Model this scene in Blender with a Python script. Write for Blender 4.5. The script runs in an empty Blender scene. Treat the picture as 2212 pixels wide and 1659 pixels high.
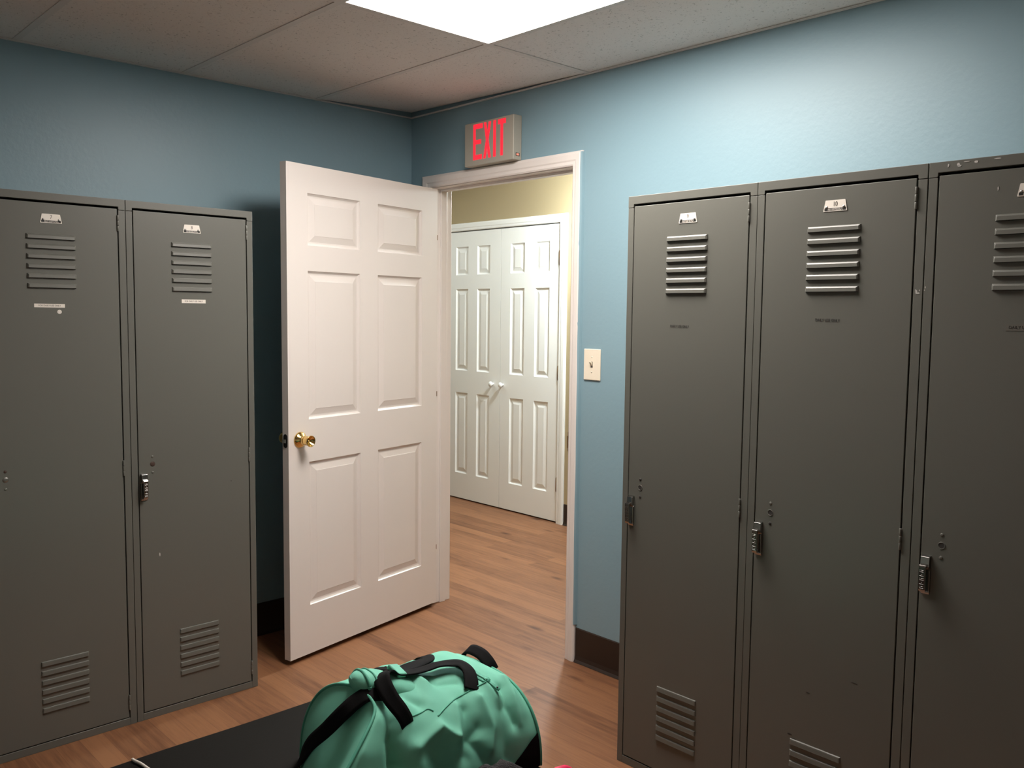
import bpy, bmesh, math, random
from mathutils import Vector, Matrix, noise
random.seed(7)
PI = math.pi
SC = bpy.context.scene
COL = SC.collection

# ------------------------------------------------------------------ camera
cam_d = bpy.data.cameras.new('camera')
cam = bpy.data.objects.new('camera', cam_d)
COL.objects.link(cam)
cam_d.sensor_width = 36.0
cam_d.lens = 31.0114
cam_d.clip_start = 0.02
RM = Matrix(((0.68498076, -0.06664360, 0.72550672),
             (0.72847731, 0.04754219, -0.68341828),
             (0.01105327, 0.99664355, 0.08111384)))
M4 = RM.to_4x4()
M4.translation = Vector((3.58167, -2.67450, 1.46008))
cam.matrix_world = M4
SC.camera = cam

# ------------------------------------------------------------------ world, exposure
w = bpy.data.worlds.new('world')
SC.world = w
w.use_nodes = True
w.node_tree.nodes['Background'].inputs[0].default_value = (0, 0, 0, 1)
w.node_tree.nodes['Background'].inputs[1].default_value = 0.0
SC.view_settings.view_transform = 'Standard'
SC.view_settings.look = 'None'
SC.view_settings.gamma = 1.0
SC.view_settings.use_curve_mapping = False
SC.view_settings.exposure = 0.0
PANEL_POWER = 32.0          # radiance of the ceiling troffer lens
HALL_POWER = 630.0          # radiance of the hall dome lamp

# ------------------------------------------------------------------ materials
def nodes_of(m):
    m.use_nodes = True
    return m.node_tree.nodes, m.node_tree.links

def pmat(name, col, rough=0.5, metal=0.0, spec=0.5, bump=None, var=None, coat=0.0, emit=None, estr=0.0):
    """bump=(scale,strength,distance[,detail]); var=(scale,amount)"""
    m = bpy.data.materials.new(name)
    n, l = nodes_of(m)
    b = n['Principled BSDF']
    b.inputs['Base Color'].default_value = (*col, 1)
    b.inputs['Roughness'].default_value = rough
    b.inputs['Metallic'].default_value = metal
    b.inputs['Specular IOR Level'].default_value = spec
    b.inputs['Coat Weight'].default_value = coat
    if emit:
        b.inputs['Emission Color'].default_value = (*emit, 1)
        b.inputs['Emission Strength'].default_value = estr
    tc = None
    if bump or var:
        tc = n.new('ShaderNodeTexCoord')
    if var:
        t = n.new('ShaderNodeTexNoise')
        t.inputs['Scale'].default_value = var[0]
        t.inputs['Detail'].default_value = 5
        l.new(tc.outputs['Object'], t.inputs['Vector'])
        mx = n.new('ShaderNodeMix')
        mx.data_type = 'RGBA'
        a = var[1]
        mx.inputs[6].default_value = (*[max(0, c * (1 - a)) for c in col], 1)
        mx.inputs[7].default_value = (*[min(1, c * (1 + a)) for c in col], 1)
        l.new(t.outputs['Fac'], mx.inputs[0])
        l.new(mx.outputs[2], b.inputs['Base Color'])
    if bump:
        t = n.new('ShaderNodeTexNoise')
        t.inputs['Scale'].default_value = bump[0]
        t.inputs['Detail'].default_value = bump[3] if len(bump) > 3 else 3
        l.new(tc.outputs['Object'], t.inputs['Vector'])
        bp = n.new('ShaderNodeBump')
        bp.inputs['Strength'].default_value = bump[1]
        bp.inputs['Distance'].default_value = bump[2]
        l.new(t.outputs['Fac'], bp.inputs['Height'])
        l.new(bp.outputs['Normal'], b.inputs['Normal'])
    return m

MAT = {}
MAT['blue'] = pmat('blue_wall_paint', (0.222, 0.345, 0.402), 0.42, spec=0.42, bump=(55, 0.16, 0.004, 4), var=(2.2, 0.04))
MAT['pale'] = pmat('pale_wall_paint', (0.80, 0.78, 0.74), 0.6)
MAT['beige'] = pmat('beige_wall_paint', (0.36, 0.285, 0.165), 0.6, bump=(60, 0.1, 0.004))
MAT['white'] = pmat('white_gloss_paint', (0.74, 0.69, 0.655), 0.38, bump=(45, 0.05, 0.002), var=(3, 0.03))
MAT['trim'] = pmat('white_trim_paint', (0.74, 0.69, 0.655), 0.36, bump=(30, 0.08, 0.002), var=(6, 0.05))
MAT['hallwhite'] = pmat('white_hall_paint', (0.78, 0.77, 0.74), 0.40, bump=(50, 0.06, 0.002))
MAT['locker'] = pmat('grey_locker_enamel', (0.125, 0.126, 0.110), 0.36, spec=0.55, bump=(90, 0.06, 0.002, 2), var=(1.6, 0.05))
MAT['dark'] = pmat('dark_void', (0.006, 0.005, 0.005), 0.9, spec=0.1)  # near-black colour standing in for shade in gaps and openings
MAT['chrome'] = pmat('worn_chrome', (0.36, 0.355, 0.34), 0.20, metal=1.0)
MAT['brass'] = pmat('polished_brass', (0.83, 0.58, 0.22), 0.13, metal=1.0)
MAT['bronze'] = pmat('tarnished_hinge_brass', (0.20, 0.115, 0.05), 0.4, metal=0.8)
MAT['steel'] = pmat('dull_steel', (0.42, 0.41, 0.40), 0.35, metal=1.0)
MAT['label'] = pmat('label_white', (0.78, 0.73, 0.66), 0.5)
MAT['ink'] = pmat('ink_grey', (0.10, 0.085, 0.07), 0.6)
MAT['black_ink'] = pmat('ink_black', (0.012, 0.011, 0.010), 0.5)
MAT['chip'] = pmat('bare_paint_chip', (0.50, 0.48, 0.45), 0.6)
MAT['scuff'] = pmat('dark_scuff', (0.035, 0.032, 0.03), 0.7)
MAT['base'] = pmat('dark_brown_vinyl', (0.020, 0.011, 0.007), 0.5)
MAT['grid'] = pmat('ceiling_grid_paint', (0.70, 0.66, 0.63), 0.5)
MAT['ivory'] = pmat('ivory_plastic', (0.82, 0.74, 0.60), 0.32)
MAT['sign'] = pmat('exit_sign_plastic', (0.40, 0.38, 0.32), 0.45)
MAT['red'] = pmat('exit_red_glow', (0.5, 0.02, 0.03), 0.4, emit=(1.0, 0.022, 0.045), estr=0.95)
MAT['led'] = pmat('test_lamp_glow', (0.5, 0.2, 0.15), 0.4, emit=(1.0, 0.35, 0.22), estr=0.6)
MAT['lens'] = pmat('troffer_lens_glow', (0.9, 0.9, 0.9), 0.5, emit=(1.0, 0.925, 0.86), estr=PANEL_POWER)
MAT['hall_lens'] = pmat('hall_lamp_glow', (0.9, 0.9, 0.9), 0.5, emit=(0.86, 0.97, 1.0), estr=HALL_POWER)
MAT['hall_panel_lens'] = pmat('hall_panel_glow', (0.9, 0.9, 0.9), 0.5, emit=(0.86, 0.97, 1.0), estr=9.0)
MAT['teal'] = pmat('teal_canvas', (0.185, 0.545, 0.405), 0.72, spec=0.25, bump=(900, 0.12, 0.001, 2), var=(9, 0.07))
MAT['teal_dark'] = pmat('teal_piping', (0.10, 0.40, 0.285), 0.6, spec=0.3)
MAT['webbing'] = pmat('black_webbing', (0.0055, 0.005, 0.0055), 0.8, spec=0.10, bump=(700, 0.3, 0.001))
MAT['vinyl'] = pmat('black_vinyl', (0.0075, 0.0065, 0.0055), 0.62, spec=0.10, bump=(160, 0.15, 0.001), var=(3, 0.15))
MAT['cord'] = pmat('white_cord', (0.62, 0.57, 0.52), 0.6)
MAT['mesh'] = pmat('dark_mesh_fabric', (0.022, 0.021, 0.023), 0.8, bump=(420, 1.0, 0.004, 1), var=(60, 0.6))
MAT['pink'] = pmat('bright_pink_fabric', (0.85, 0.035, 0.12), 0.55)
MAT['blackmetal'] = pmat('black_powder_coat', (0.02, 0.02, 0.02), 0.5)


def wood_material():
    m = bpy.data.materials.new('wood_plank_floor')
    n, l = nodes_of(m)
    b = n['Principled BSDF']
    tc = n.new('ShaderNodeTexCoord')
    # planks: rows along x
    br = n.new('ShaderNodeTexBrick')
    br.offset = 0.37
    br.inputs['Color1'].default_value = (0, 0, 0, 1)
    br.inputs['Color2'].default_value = (1, 1, 1, 1)
    br.inputs['Mortar'].default_value = (0.5, 0.5, 0.5, 1)
    br.inputs['Scale'].default_value = 1.0
    br.inputs['Mortar Size'].default_value = 0.0006
    br.inputs['Mortar Smooth'].default_value = 0.6
    br.inputs['Bias'].default_value = 0.0
    br.inputs['Brick Width'].default_value = 1.22
    br.inputs['Row Height'].default_value = 0.0765
    l.new(tc.outputs['Object'], br.inputs['Vector'])
    # long streaky grain
    mp = n.new('ShaderNodeMapping')
    mp.inputs['Scale'].default_value = (1.1, 15.0, 1.0)
    l.new(tc.outputs['Object'], mp.inputs['Vector'])
    gr = n.new('ShaderNodeTexNoise')
    gr.inputs['Scale'].default_value = 3.2
    gr.inputs['Detail'].default_value = 7
    gr.inputs['Roughness'].default_value = 0.62
    gr.inputs['Distortion'].default_value = 0.35
    l.new(mp.outputs['Vector'], gr.inputs['Vector'])
    mp2 = n.new('ShaderNodeMapping')
    mp2.inputs['Scale'].default_value = (3.4, 60.0, 1.0)
    l.new(tc.outputs['Object'], mp2.inputs['Vector'])
    fg = n.new('ShaderNodeTexNoise')
    fg.inputs['Scale'].default_value = 3.0
    fg.inputs['Detail'].default_value = 4
    l.new(mp2.outputs['Vector'], fg.inputs['Vector'])
    # knots
    mp3 = n.new('ShaderNodeMapping')
    mp3.inputs['Scale'].default_value = (2.2, 6.5, 1.0)
    l.new(tc.outputs['Object'], mp3.inputs['Vector'])
    vo = n.new('ShaderNodeTexVoronoi')
    vo.inputs['Scale'].default_value = 1.15
    l.new(mp3.outputs['Vector'], vo.inputs['Vector'])
    kr = n.new('ShaderNodeMapRange')
    kr.inputs['From Min'].default_value = 0.03
    kr.inputs['From Max'].default_value = 0.17
    kr.inputs['To Min'].default_value = 0.55
    kr.inputs['To Max'].default_value = 0.0
    l.new(vo.outputs['Distance'], kr.inputs['Value'])
    # combine
    a1 = n.new('ShaderNodeMath'); a1.operation = 'MULTIPLY_ADD'
    l.new(br.outputs['Color'], a1.inputs[0]); a1.inputs[1].default_value = 0.36
    g1 = n.new('ShaderNodeMath'); g1.operation = 'MULTIPLY'
    l.new(gr.outputs['Fac'], g1.inputs[0]); g1.inputs[1].default_value = 0.95
    l.new(g1.outputs[0], a1.inputs[2])
    a2 = n.new('ShaderNodeMath'); a2.operation = 'MULTIPLY_ADD'
    l.new(fg.outputs['Fac'], a2.inputs[0]); a2.inputs[1].default_value = 0.34
    l.new(a1.outputs[0], a2.inputs[2])
    a3 = n.new('ShaderNodeMath'); a3.operation = 'SUBTRACT'
    l.new(a2.outputs[0], a3.inputs[0]); l.new(kr.outputs[0], a3.inputs[1]); a3.use_clamp = True
    cr = n.new('ShaderNodeValToRGB')
    e = cr.color_ramp.elements
    e[0].position = 0.20; e[0].color = (0.060, 0.023, 0.011, 1)
    e[1].position = 1.0; e[1].color = (0.275, 0.124, 0.058, 1)
    x = cr.color_ramp.elements.new(0.52); x.color = (0.145, 0.060, 0.028, 1)
    x = cr.color_ramp.elements.new(0.78); x.color = (0.220, 0.097, 0.046, 1)
    l.new(a3.outputs[0], cr.inputs['Fac'])
    # thin dark joint between planks
    mj = n.new('ShaderNodeMix'); mj.data_type = 'RGBA'
    l.new(br.outputs['Fac'], mj.inputs[0])
    l.new(cr.outputs['Color'], mj.inputs[6])
    mj.inputs[7].default_value = (0.105, 0.043, 0.021, 1)
    l.new(mj.outputs[2], b.inputs['Base Color'])
    b.inputs['Roughness'].default_value = 0.5
    b.inputs['Specular IOR Level'].default_value = 0.35
    bp = n.new('ShaderNodeBump')
    bp.inputs['Strength'].default_value = 0.12
    bp.inputs['Distance'].default_value = 0.002
    l.new(fg.outputs['Fac'], bp.inputs['Height'])
    l.new(bp.outputs['Normal'], b.inputs['Normal'])
    return m


def tile_material():
    m = bpy.data.materials.new('mineral_ceiling_tile')
    n, l = nodes_of(m)
    b = n['Principled BSDF']
    tc = n.new('ShaderNodeTexCoord')
    t = n.new('ShaderNodeTexNoise')
    t.inputs['Scale'].default_value = 210
    t.inputs['Detail'].default_value = 2
    l.new(tc.outputs['Object'], t.inputs['Vector'])
    t2 = n.new('ShaderNodeTexNoise')
    t2.inputs['Scale'].default_value = 85
    t2.inputs['Detail'].default_value = 3
    l.new(tc.outputs['Object'], t2.inputs['Vector'])
    ad = n.new('ShaderNodeMath'); ad.operation = 'MULTIPLY'
    l.new(t.outputs['Fac'], ad.inputs[0]); l.new(t2.outputs['Fac'], ad.inputs[1])
    cr = n.new('ShaderNodeValToRGB')
    e = cr.color_ramp.elements
    e[0].position = 0.115; e[0].color = (0.46, 0.43, 0.405, 1)
    e[1].position = 0.17; e[1].color = (0.80, 0.755, 0.725, 1)
    l.new(ad.outputs[0], cr.inputs['Fac'])
    l.new(cr.outputs['Color'], b.inputs['Base Color'])
    b.inputs['Roughness'].default_value = 0.9
    b.inputs['Specular IOR Level'].default_value = 0.15
    bp = n.new('ShaderNodeBump')
    bp.inputs['Strength'].default_value = 0.35
    bp.inputs['Distance'].default_value = 0.003
    l.new(t2.outputs['Fac'], bp.inputs['Height'])
    l.new(bp.outputs['Normal'], b.inputs['Normal'])
    return m


def troffer_lens():
    # prismatic lens: brightest over the tubes, dimmer towards both ends of the fitting
    m = MAT['lens']
    n, l = nodes_of(m)
    b = n['Principled BSDF']
    tc = n.new('ShaderNodeTexCoord')
    sp = n.new('ShaderNodeSeparateXYZ')
    l.new(tc.outputs['Object'], sp.inputs[0])
    of = n.new('ShaderNodeMath'); of.operation = 'ADD'; of.inputs[1].default_value = 0.13
    l.new(sp.outputs['X'], of.inputs[0])
    ab = n.new('ShaderNodeMath'); ab.operation = 'ABSOLUTE'
    l.new(of.outputs[0], ab.inputs[0])
    mr = n.new('ShaderNodeMapRange')
    mr.interpolation_type = 'SMOOTHSTEP'
    mr.inputs['From Min'].default_value = 0.18
    mr.inputs['From Max'].default_value = 0.62
    mr.inputs['To Min'].default_value = PANEL_POWER
    mr.inputs['To Max'].default_value = PANEL_POWER * 0.30
    l.new(ab.outputs[0], mr.inputs['Value'])
    l.new(mr.outputs[0], b.inputs['Emission Strength'])


troffer_lens()
MAT['wood'] = wood_material()
MAT['tile'] = tile_material()

# ------------------------------------------------------------------ mesh helpers
def box(bm, x0, x1, y0, y1, z0, z1, mi=0):
    vs = [bm.verts.new(p) for p in ((x0, y0, z0), (x1, y0, z0), (x1, y1, z0), (x0, y1, z0),
                                    (x0, y0, z1), (x1, y0, z1), (x1, y1, z1), (x0, y1, z1))]
    for f in ((0, 3, 2, 1), (4, 5, 6, 7), (0, 1, 5, 4), (1, 2, 6, 5), (2, 3, 7, 6), (3, 0, 4, 7)):
        bm.faces.new([vs[i] for i in f]).material_index = mi
    return vs


def prism(bm, poly, axis, a, b, mi=0):
    """extrude a 2D polygon; axis 'y': poly is (x,z); 'x': poly is (y,z); 'z': poly is (x,y)"""
    def P(p, t):
        return {'y': (p[0], t, p[1]), 'x': (t, p[0], p[1]), 'z': (p[0], p[1], t)}[axis]
    v0 = [bm.verts.new(P(p, a)) for p in poly]
    v1 = [bm.verts.new(P(p, b)) for p in poly]
    bm.faces.new(v0).material_index = mi
    bm.faces.new(v1[::-1]).material_index = mi
    n = len(poly)
    for i in range(n):
        bm.faces.new((v0[i], v0[(i + 1) % n], v1[(i + 1) % n], v1[i])).material_index = mi


def lathe(bm, prof, mat4, seg=32, mi=0, cap=True):
    """profile (r, h) revolved about local z of mat4"""
    rings = []
    for r, h in prof:
        rings.append([bm.verts.new(mat4 @ Vector((r * math.cos(2 * PI * k / seg), r * math.sin(2 * PI * k / seg), h))) for k in range(seg)])
    for a, b in zip(rings, rings[1:]):
        for k in range(seg):
            f = bm.faces.new((a[k], a[(k + 1) % seg], b[(k + 1) % seg], b[k]))
            f.material_index = mi
            f.smooth = True
    if cap:
        bm.faces.new(rings[0][::-1]).material_index = mi
        bm.faces.new(rings[-1]).material_index = mi


def smooth_path(pts, sub=6, closed=False):
    pts = [Vector(p) for p in pts]
    out = []
    n = len(pts)
    for i in range(n - 1):
        p0 = pts[max(i - 1, 0)]; p1 = pts[i]; p2 = pts[i + 1]; p3 = pts[min(i + 2, n - 1)]
        for k in range(sub):
            t = k / sub
            out.append(0.5 * ((2 * p1) + (p2 - p0) * t + (2 * p0 - 5 * p1 + 4 * p2 - p3) * t * t + (3 * p1 - p0 - 3 * p2 + p3) * t ** 3))
    out.append(pts[-1])
    return out


def tube(bm, pts, r, seg=10, mi=0, radii=None):
    pts = [Vector(p) for p in pts]
    rings = []
    up = Vector((0.3, 0.2, 0.93))
    for i, p in enumerate(pts):
        t = (pts[min(i + 1, len(pts) - 1)] - pts[max(i - 1, 0)]).normalized()
        s = t.cross(up)
        if s.length < 1e-4:
            s = t.cross(Vector((1, 0, 0)))
        s.normalize()
        q = s.cross(t).normalized()
        up = q
        rr = radii[i] if radii else r
        rings.append([bm.verts.new(p + (s * math.cos(2 * PI * k / seg) + q * math.sin(2 * PI * k / seg)) * rr) for k in range(seg)])
    for a, b in zip(rings, rings[1:]):
        for k in range(seg):
            f = bm.faces.new((a[k], a[(k + 1) % seg], b[(k + 1) % seg], b[k]))
            f.material_index = mi
            f.smooth = True
    bm.faces.new(rings[0][::-1]).material_index = mi
    bm.faces.new(rings[-1]).material_index = mi


def ribbon(bm, pts, nrm, width, thick, mi=0, widths=None):
    """flat strap along pts; nrm = surface normal per point"""
    n = len(pts)
    rings = []
    for i in range(n):
        p = Vector(pts[i]); nn = Vector(nrm[i]).normalized()
        t = (Vector(pts[min(i + 1, n - 1)]) - Vector(pts[max(i - 1, 0)])).normalized()
        s = t.cross(nn).normalized()
        nn = s.cross(t).normalized()
        wd = (widths[i] if widths else width) / 2
        ring = []
        for (a, b) in ((-1, -.5), (-.5, -.5), (0, -.5), (.5, -.5), (1, -.5), (1, .5), (.5, .5), (0, .5), (-.5, .5), (-1, .5)):
            ring.append(bm.verts.new(p + s * wd * a + nn * thick * b))
        rings.append(ring)
    m = 10
    for a, b in zip(rings, rings[1:]):
        for k in range(m):
            f = bm.faces.new((a[k], a[(k + 1) % m], b[(k + 1) % m], b[k]))
            f.material_index = mi
            f.smooth = k not in (4, 9)
    bm.faces.new(rings[0][::-1]).material_index = mi
    bm.faces.new(rings[-1]).material_index = mi


def make(name, bm, mats, parent=None, bevel=0.0, smooth=False, seg=2, recalc=True):
    if recalc:
        bmesh.ops.recalc_face_normals(bm, faces=bm.faces)
    me = bpy.data.meshes.new(name)
    bm.to_mesh(me)
    bm.free()
    if not isinstance(mats, (list, tuple)):
        mats = [mats]
    for m in mats:
        me.materials.append(MAT[m] if isinstance(m, str) else m)
    if smooth:
        for p in me.polygons:
            p.use_smooth = True
    o = bpy.data.objects.new(name, me)
    COL.objects.link(o)
    if parent:
        o.parent = parent
    if bevel > 0:
        md = o.modifiers.new('bevel', 'BEVEL')
        md.width = bevel
        md.segments = seg
        md.limit_method = 'ANGLE'
        md.angle_limit = math.radians(40)
        md.harden_normals = True
    return o


def tag(o, label, cat=None, group=None, kind=None):
    o['label'] = label
    if cat:
        o['category'] = cat
    if group:
        o['group'] = group
    if kind:
        o['kind'] = kind
    return o


def empty(name, loc, rz=0.0):
    o = bpy.data.objects.new(name, None)
    o.empty_display_size = 0.1
    COL.objects.link(o)
    o.location = loc
    o.rotation_euler = (0, 0, rz)
    return o


def text_bm(bm, body, size, mat4, mi=0, depth=0.0004, sx=1.0):
    """append lettering to bm; text lies in local xy of mat4, centred"""
    cu = bpy.data.curves.new('lettering_curve', 'FONT')
    cu.body = body
    cu.size = size
    cu.align_x = 'CENTER'
    cu.align_y = 'CENTER'
    cu.extrude = depth
    ob = bpy.data.objects.new('lettering_curve', cu)
    COL.objects.link(ob)
    bpy.context.view_layer.update()
    dg = bpy.context.evaluated_depsgraph_get()
    me = bpy.data.meshes.new_from_object(ob.evaluated_get(dg))
    vs = [bm.verts.new(mat4 @ Vector((v.co.x * sx, v.co.y, v.co.z))) for v in me.vertices]
    for p in me.polygons:
        try:
            f = bm.faces.new([vs[i] for i in p.vertices])
            f.material_index = mi
        except ValueError:
            pass
    bpy.data.objects.remove(ob)
    bpy.data.curves.remove(cu)
    bpy.data.meshes.remove(me)


# matrix whose local x = +x, local y = +z, local z = -y (text on a face that looks along -y)
def face_mat(x, y, z):
    m = Matrix(((1, 0, 0, x), (0, 0, -1, y), (0, 1, 0, z), (0, 0, 0, 1)))
    return m


# ------------------------------------------------------------------ dimensions
CH = 2.404            # ceiling height
RX, RY = 4.85, -4.22  # far room walls (behind the camera)
WT = 0.115            # door wall thickness
HY = 1.70             # hall closet wall
PH = 2.70             # top of the walls above the ceiling grid
OPX0, OPX1, OPZ = 0.152, 1.112, 2.070   # rough opening

# ------------------------------------------------------------------ setting
bm = bmesh.new()
box(bm, -4.0, RX + .1, RY - .1, HY + .9, -0.05, 0.0)
tag(make('floor', bm, 'wood'), 'brown wood plank floor running through the room and the hall', 'floor', kind='structure')

bm = bmesh.new()
box(bm, -0.10, 0.0, RY - .1, 0.0, 0, PH)
tag(make('wall_left', bm, 'blue'), 'blue painted wall behind the two lockers on the left', 'wall', kind='structure')
bm = bmesh.new()
box(bm, -0.10, OPX0, 0, WT / 2, 0, PH)
box(bm, OPX1, RX + .1, 0, WT / 2, 0, PH)
box(bm, OPX0, OPX1, 0, WT / 2, OPZ, PH)
tag(make('wall_back', bm, 'blue'), 'blue painted wall with the open doorway and exit sign', 'wall', kind='structure')
bm = bmesh.new()
box(bm, -4.0, OPX0, WT / 2, WT, 0, PH)
box(bm, OPX1, RX + .1, WT / 2, WT, 0, PH)
box(bm, OPX0, OPX1, WT / 2, WT, OPZ, PH)
tag(make('wall_hall_front', bm, 'beige'), 'hall side of the doorway wall', 'wall', kind='structure')
bm = bmesh.new()
box(bm, RX, RX + .1, RY - .1, 0, 0, PH)
tag(make('wall_right', bm, 'pale'), 'pale painted wall on the right, outside the photo', 'wall', kind='structure')
bm = bmesh.new()
box(bm, 0, RX, RY - .1, RY, 0, PH)
tag(make('wall_front', bm, 'pale'), 'pale painted wall behind the camera', 'wall', kind='structure')

# hall: closet wall with opening, end walls, ceiling
CX0, CX1, CZ = -1.802, -0.593, 2.075
bm = bmesh.new()
box(bm, -4.0, CX0, HY, HY + .1, 0, PH)
box(bm, CX1, 2.4, HY, HY + .1, 0, PH)
box(bm, CX0, CX1, HY, HY + .1, CZ, PH)
tag(make('wall_hall_back', bm, 'beige'), 'beige hall wall above and beside the closet doors', 'wall', kind='structure')
bm = bmesh.new()
box(bm, CX0 - .1, CX1 + .1, HY + .78, HY + .85, 0, PH)
box(bm, CX0 - .1, CX0 - .03, HY + .1, HY + .78, 0, PH)
box(bm, CX1 + .03, CX1 + .1, HY + .1, HY + .78, 0, PH)
tag(make('wall_closet', bm, 'beige'), 'inside walls of the hall closet', 'wall', kind='structure')
bm = bmesh.new()
box(bm, -4.1, -4.0, WT, HY, 0, PH)
tag(make('wall_hall_left', bm, 'beige'), 'far end wall of the hall', 'wall', kind='structure')
bm = bmesh.new()
box(bm, 2.4, 2.5, WT, HY + .1, 0, PH)
tag(make('wall_hall_right', bm, 'beige'), 'near end wall of the hall', 'wall', kind='structure')
bm = bmesh.new()
box(bm, -4.0, 2.4, WT, HY, 2.50, 2.56)
tag(make('ceiling_hall', bm, 'hallwhite'), 'white hall ceiling', 'ceiling', kind='structure')
bm = bmesh.new()
box(bm, -4.1, RX + .1, RY - .1, HY + .9, PH, PH + .05)  # its black colour paints in the darkness above the tiles
tag(make('ceiling_slab', bm, 'dark'), 'dark void above the ceiling tiles', 'ceiling', kind='structure')

# ceiling tiles and grid
TX = [0.0, 1.174, 2.394, 3.614, 4.834, RX]
TY = [0.0, -0.5385, -1.150, -1.760, -2.370, -2.980, -3.590, -4.20, RY]
FL = 0.012            # half flange of the tee bars
bm = bmesh.new()
for i in range(len(TX) - 1):
    for j in range(len(TY) - 1):
        x0, x1 = TX[i] + .006, TX[i + 1] - .006
        y1, y0 = TY[j] - .006, TY[j + 1] + .006
        if x1 - x0 < .03 or y1 - y0 < .03:
            box(bm, x0 - .006, x1 + .006, y0 - .006, y1 + .006, CH + .004, CH + .016)
            continue
        if i == 1 and j == 1:
            continue                     # the troffer
        if i == 0 and j == 0:            # corner tile, lifted out of its seat towards the corner
            N, K = 10, 6
            g = {}
            for a in range(N + 1):
                for b in range(K + 1):
                    u, v_ = a / N, b / K          # u from the corner along x, v along -y
                    lift = 0.026 * (1 - u) ** 1.0 * (1 - v_) ** .8
                    for k, dz in ((0, 0.0), (1, .014)):
                        g[a, b, k] = bm.verts.new((x0 + (x1 - x0) * u, y1 + (y0 - y1) * v_, CH + .003 + lift + dz))
            for a in range(N):
                for b in range(K):
                    for k in (0, 1):
                        bm.faces.new((g[a, b, k], g[a + 1, b, k], g[a + 1, b + 1, k], g[a, b + 1, k]))
            for a in range(N):
                for b in (0, K):
                    bm.faces.new((g[a, b, 0], g[a + 1, b, 0], g[a + 1, b, 1], g[a, b, 1]))
            for b in range(K):
                for a in (0, N):
                    bm.faces.new((g[a, b, 0], g[a, b + 1, 0], g[a, b + 1, 1], g[a, b, 1]))
            continue
        box(bm, x0, x1, y0, y1, CH + .003, CH + .017)
ceil = tag(make('ceiling', bm, 'tile'), 'drop ceiling of speckled off-white tiles', 'ceiling', kind='structure')
bm = bmesh.new()
for x in TX[1:-1]:
    box(bm, x - FL, x + FL, RY, 0, CH, CH + .0025)
    box(bm, x - .001, x + .001, RY, 0, CH + .0025, CH + .038)
for y in TY[1:-1]:
    box(bm, 0, RX, y - FL, y + FL, CH + .0002, CH + .0027)
    box(bm, 0, RX, y - .001, y + .001, CH + .0027, CH + .038)
box(bm, 0, .019, RY, 0, CH - .0006, CH + .0018)
box(bm, 0, RX, -.019, 0, CH - .0004, CH + .0016)
make('ceiling_grid', bm, 'grid', ceil)

# troffer light
lt = empty('ceiling_light', ((TX[1] + TX[2]) / 2, (TY[1] + TY[2]) / 2, CH))
tag(lt, 'bright recessed fluorescent ceiling light panel above the doorway', 'ceiling light')
hx_, hy_ = (TX[2] - TX[1]) / 2 - .004, (TY[1] - TY[2]) / 2 - .004
bm = bmesh.new()
for (x0, x1, y0, y1) in ((-hx_, hx_, -hy_, -hy_ + .018), (-hx_, hx_, hy_ - .018, hy_), (-hx_, -hx_ + .018, -hy_ + .018, hy_ - .018), (hx_ - .018, hx_, -hy_ + .018, hy_ - .018)):
    box(bm, x0, x1, y0, y1, .0045, .018)
box(bm, -hx_, hx_, -hy_, hy_, .09, .095)
box(bm, -hx_, hx_, -hy_, -hy_ + .004, .018, .09)
box(bm, -hx_, hx_, hy_ - .004, hy_, .018, .09)
box(bm, -hx_, -hx_ + .004, -hy_, hy_, .018, .09)
box(bm, hx_ - .004, hx_, -hy_, hy_, .018, .09)
make('frame', bm, 'grid', lt)
bm = bmesh.new()
box(bm, -hx_ + .0088, hx_ - .0088, -hy_ + .0088, hy_ - .0088, .0006, .0042)
make('lens', bm, 'lens', lt)

# hall lamp: a ceiling dome out of sight behind the doorway's right side
hl = empty('hall_lamp', (0.045, 1.36, 2.22))
tag(hl, 'glowing pendant dome lamp in the hall, hidden beside the doorway', 'ceiling light')
bm = bmesh.new()
lathe(bm, [(.05, .28), (.05, .27), (.012, .26), (.012, .01), (.10, 0), (.10, -.02), (.085, -.03)], Matrix.Translation((0, 0, 0)), 32)
make('canopy', bm, 'hallwhite', hl)
bm = bmesh.new()
lathe(bm, [(.085, -.03), (.088, -.05), (.075, -.085), (.05, -.11), (.02, -.123), (.002, -.125)], Matrix.Translation((0, 0, 0)), 32)
make('shade', bm, 'hall_lens', hl)

hp = empty('hall_ceiling_panel', (-1.75, .72, 2.5))
tag(hp, 'flat light panel on the hall ceiling, hidden left of the doorway', 'ceiling light')
bm = bmesh.new()
box(bm, -.32, .32, -.32, .32, -.035, 0)
make('frame', bm, 'hallwhite', hp)
bm = bmesh.new()
box(bm, -.30, .30, -.30, .30, -.037, -.0355)
make('lens', bm, 'hall_panel_lens', hp)

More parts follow.
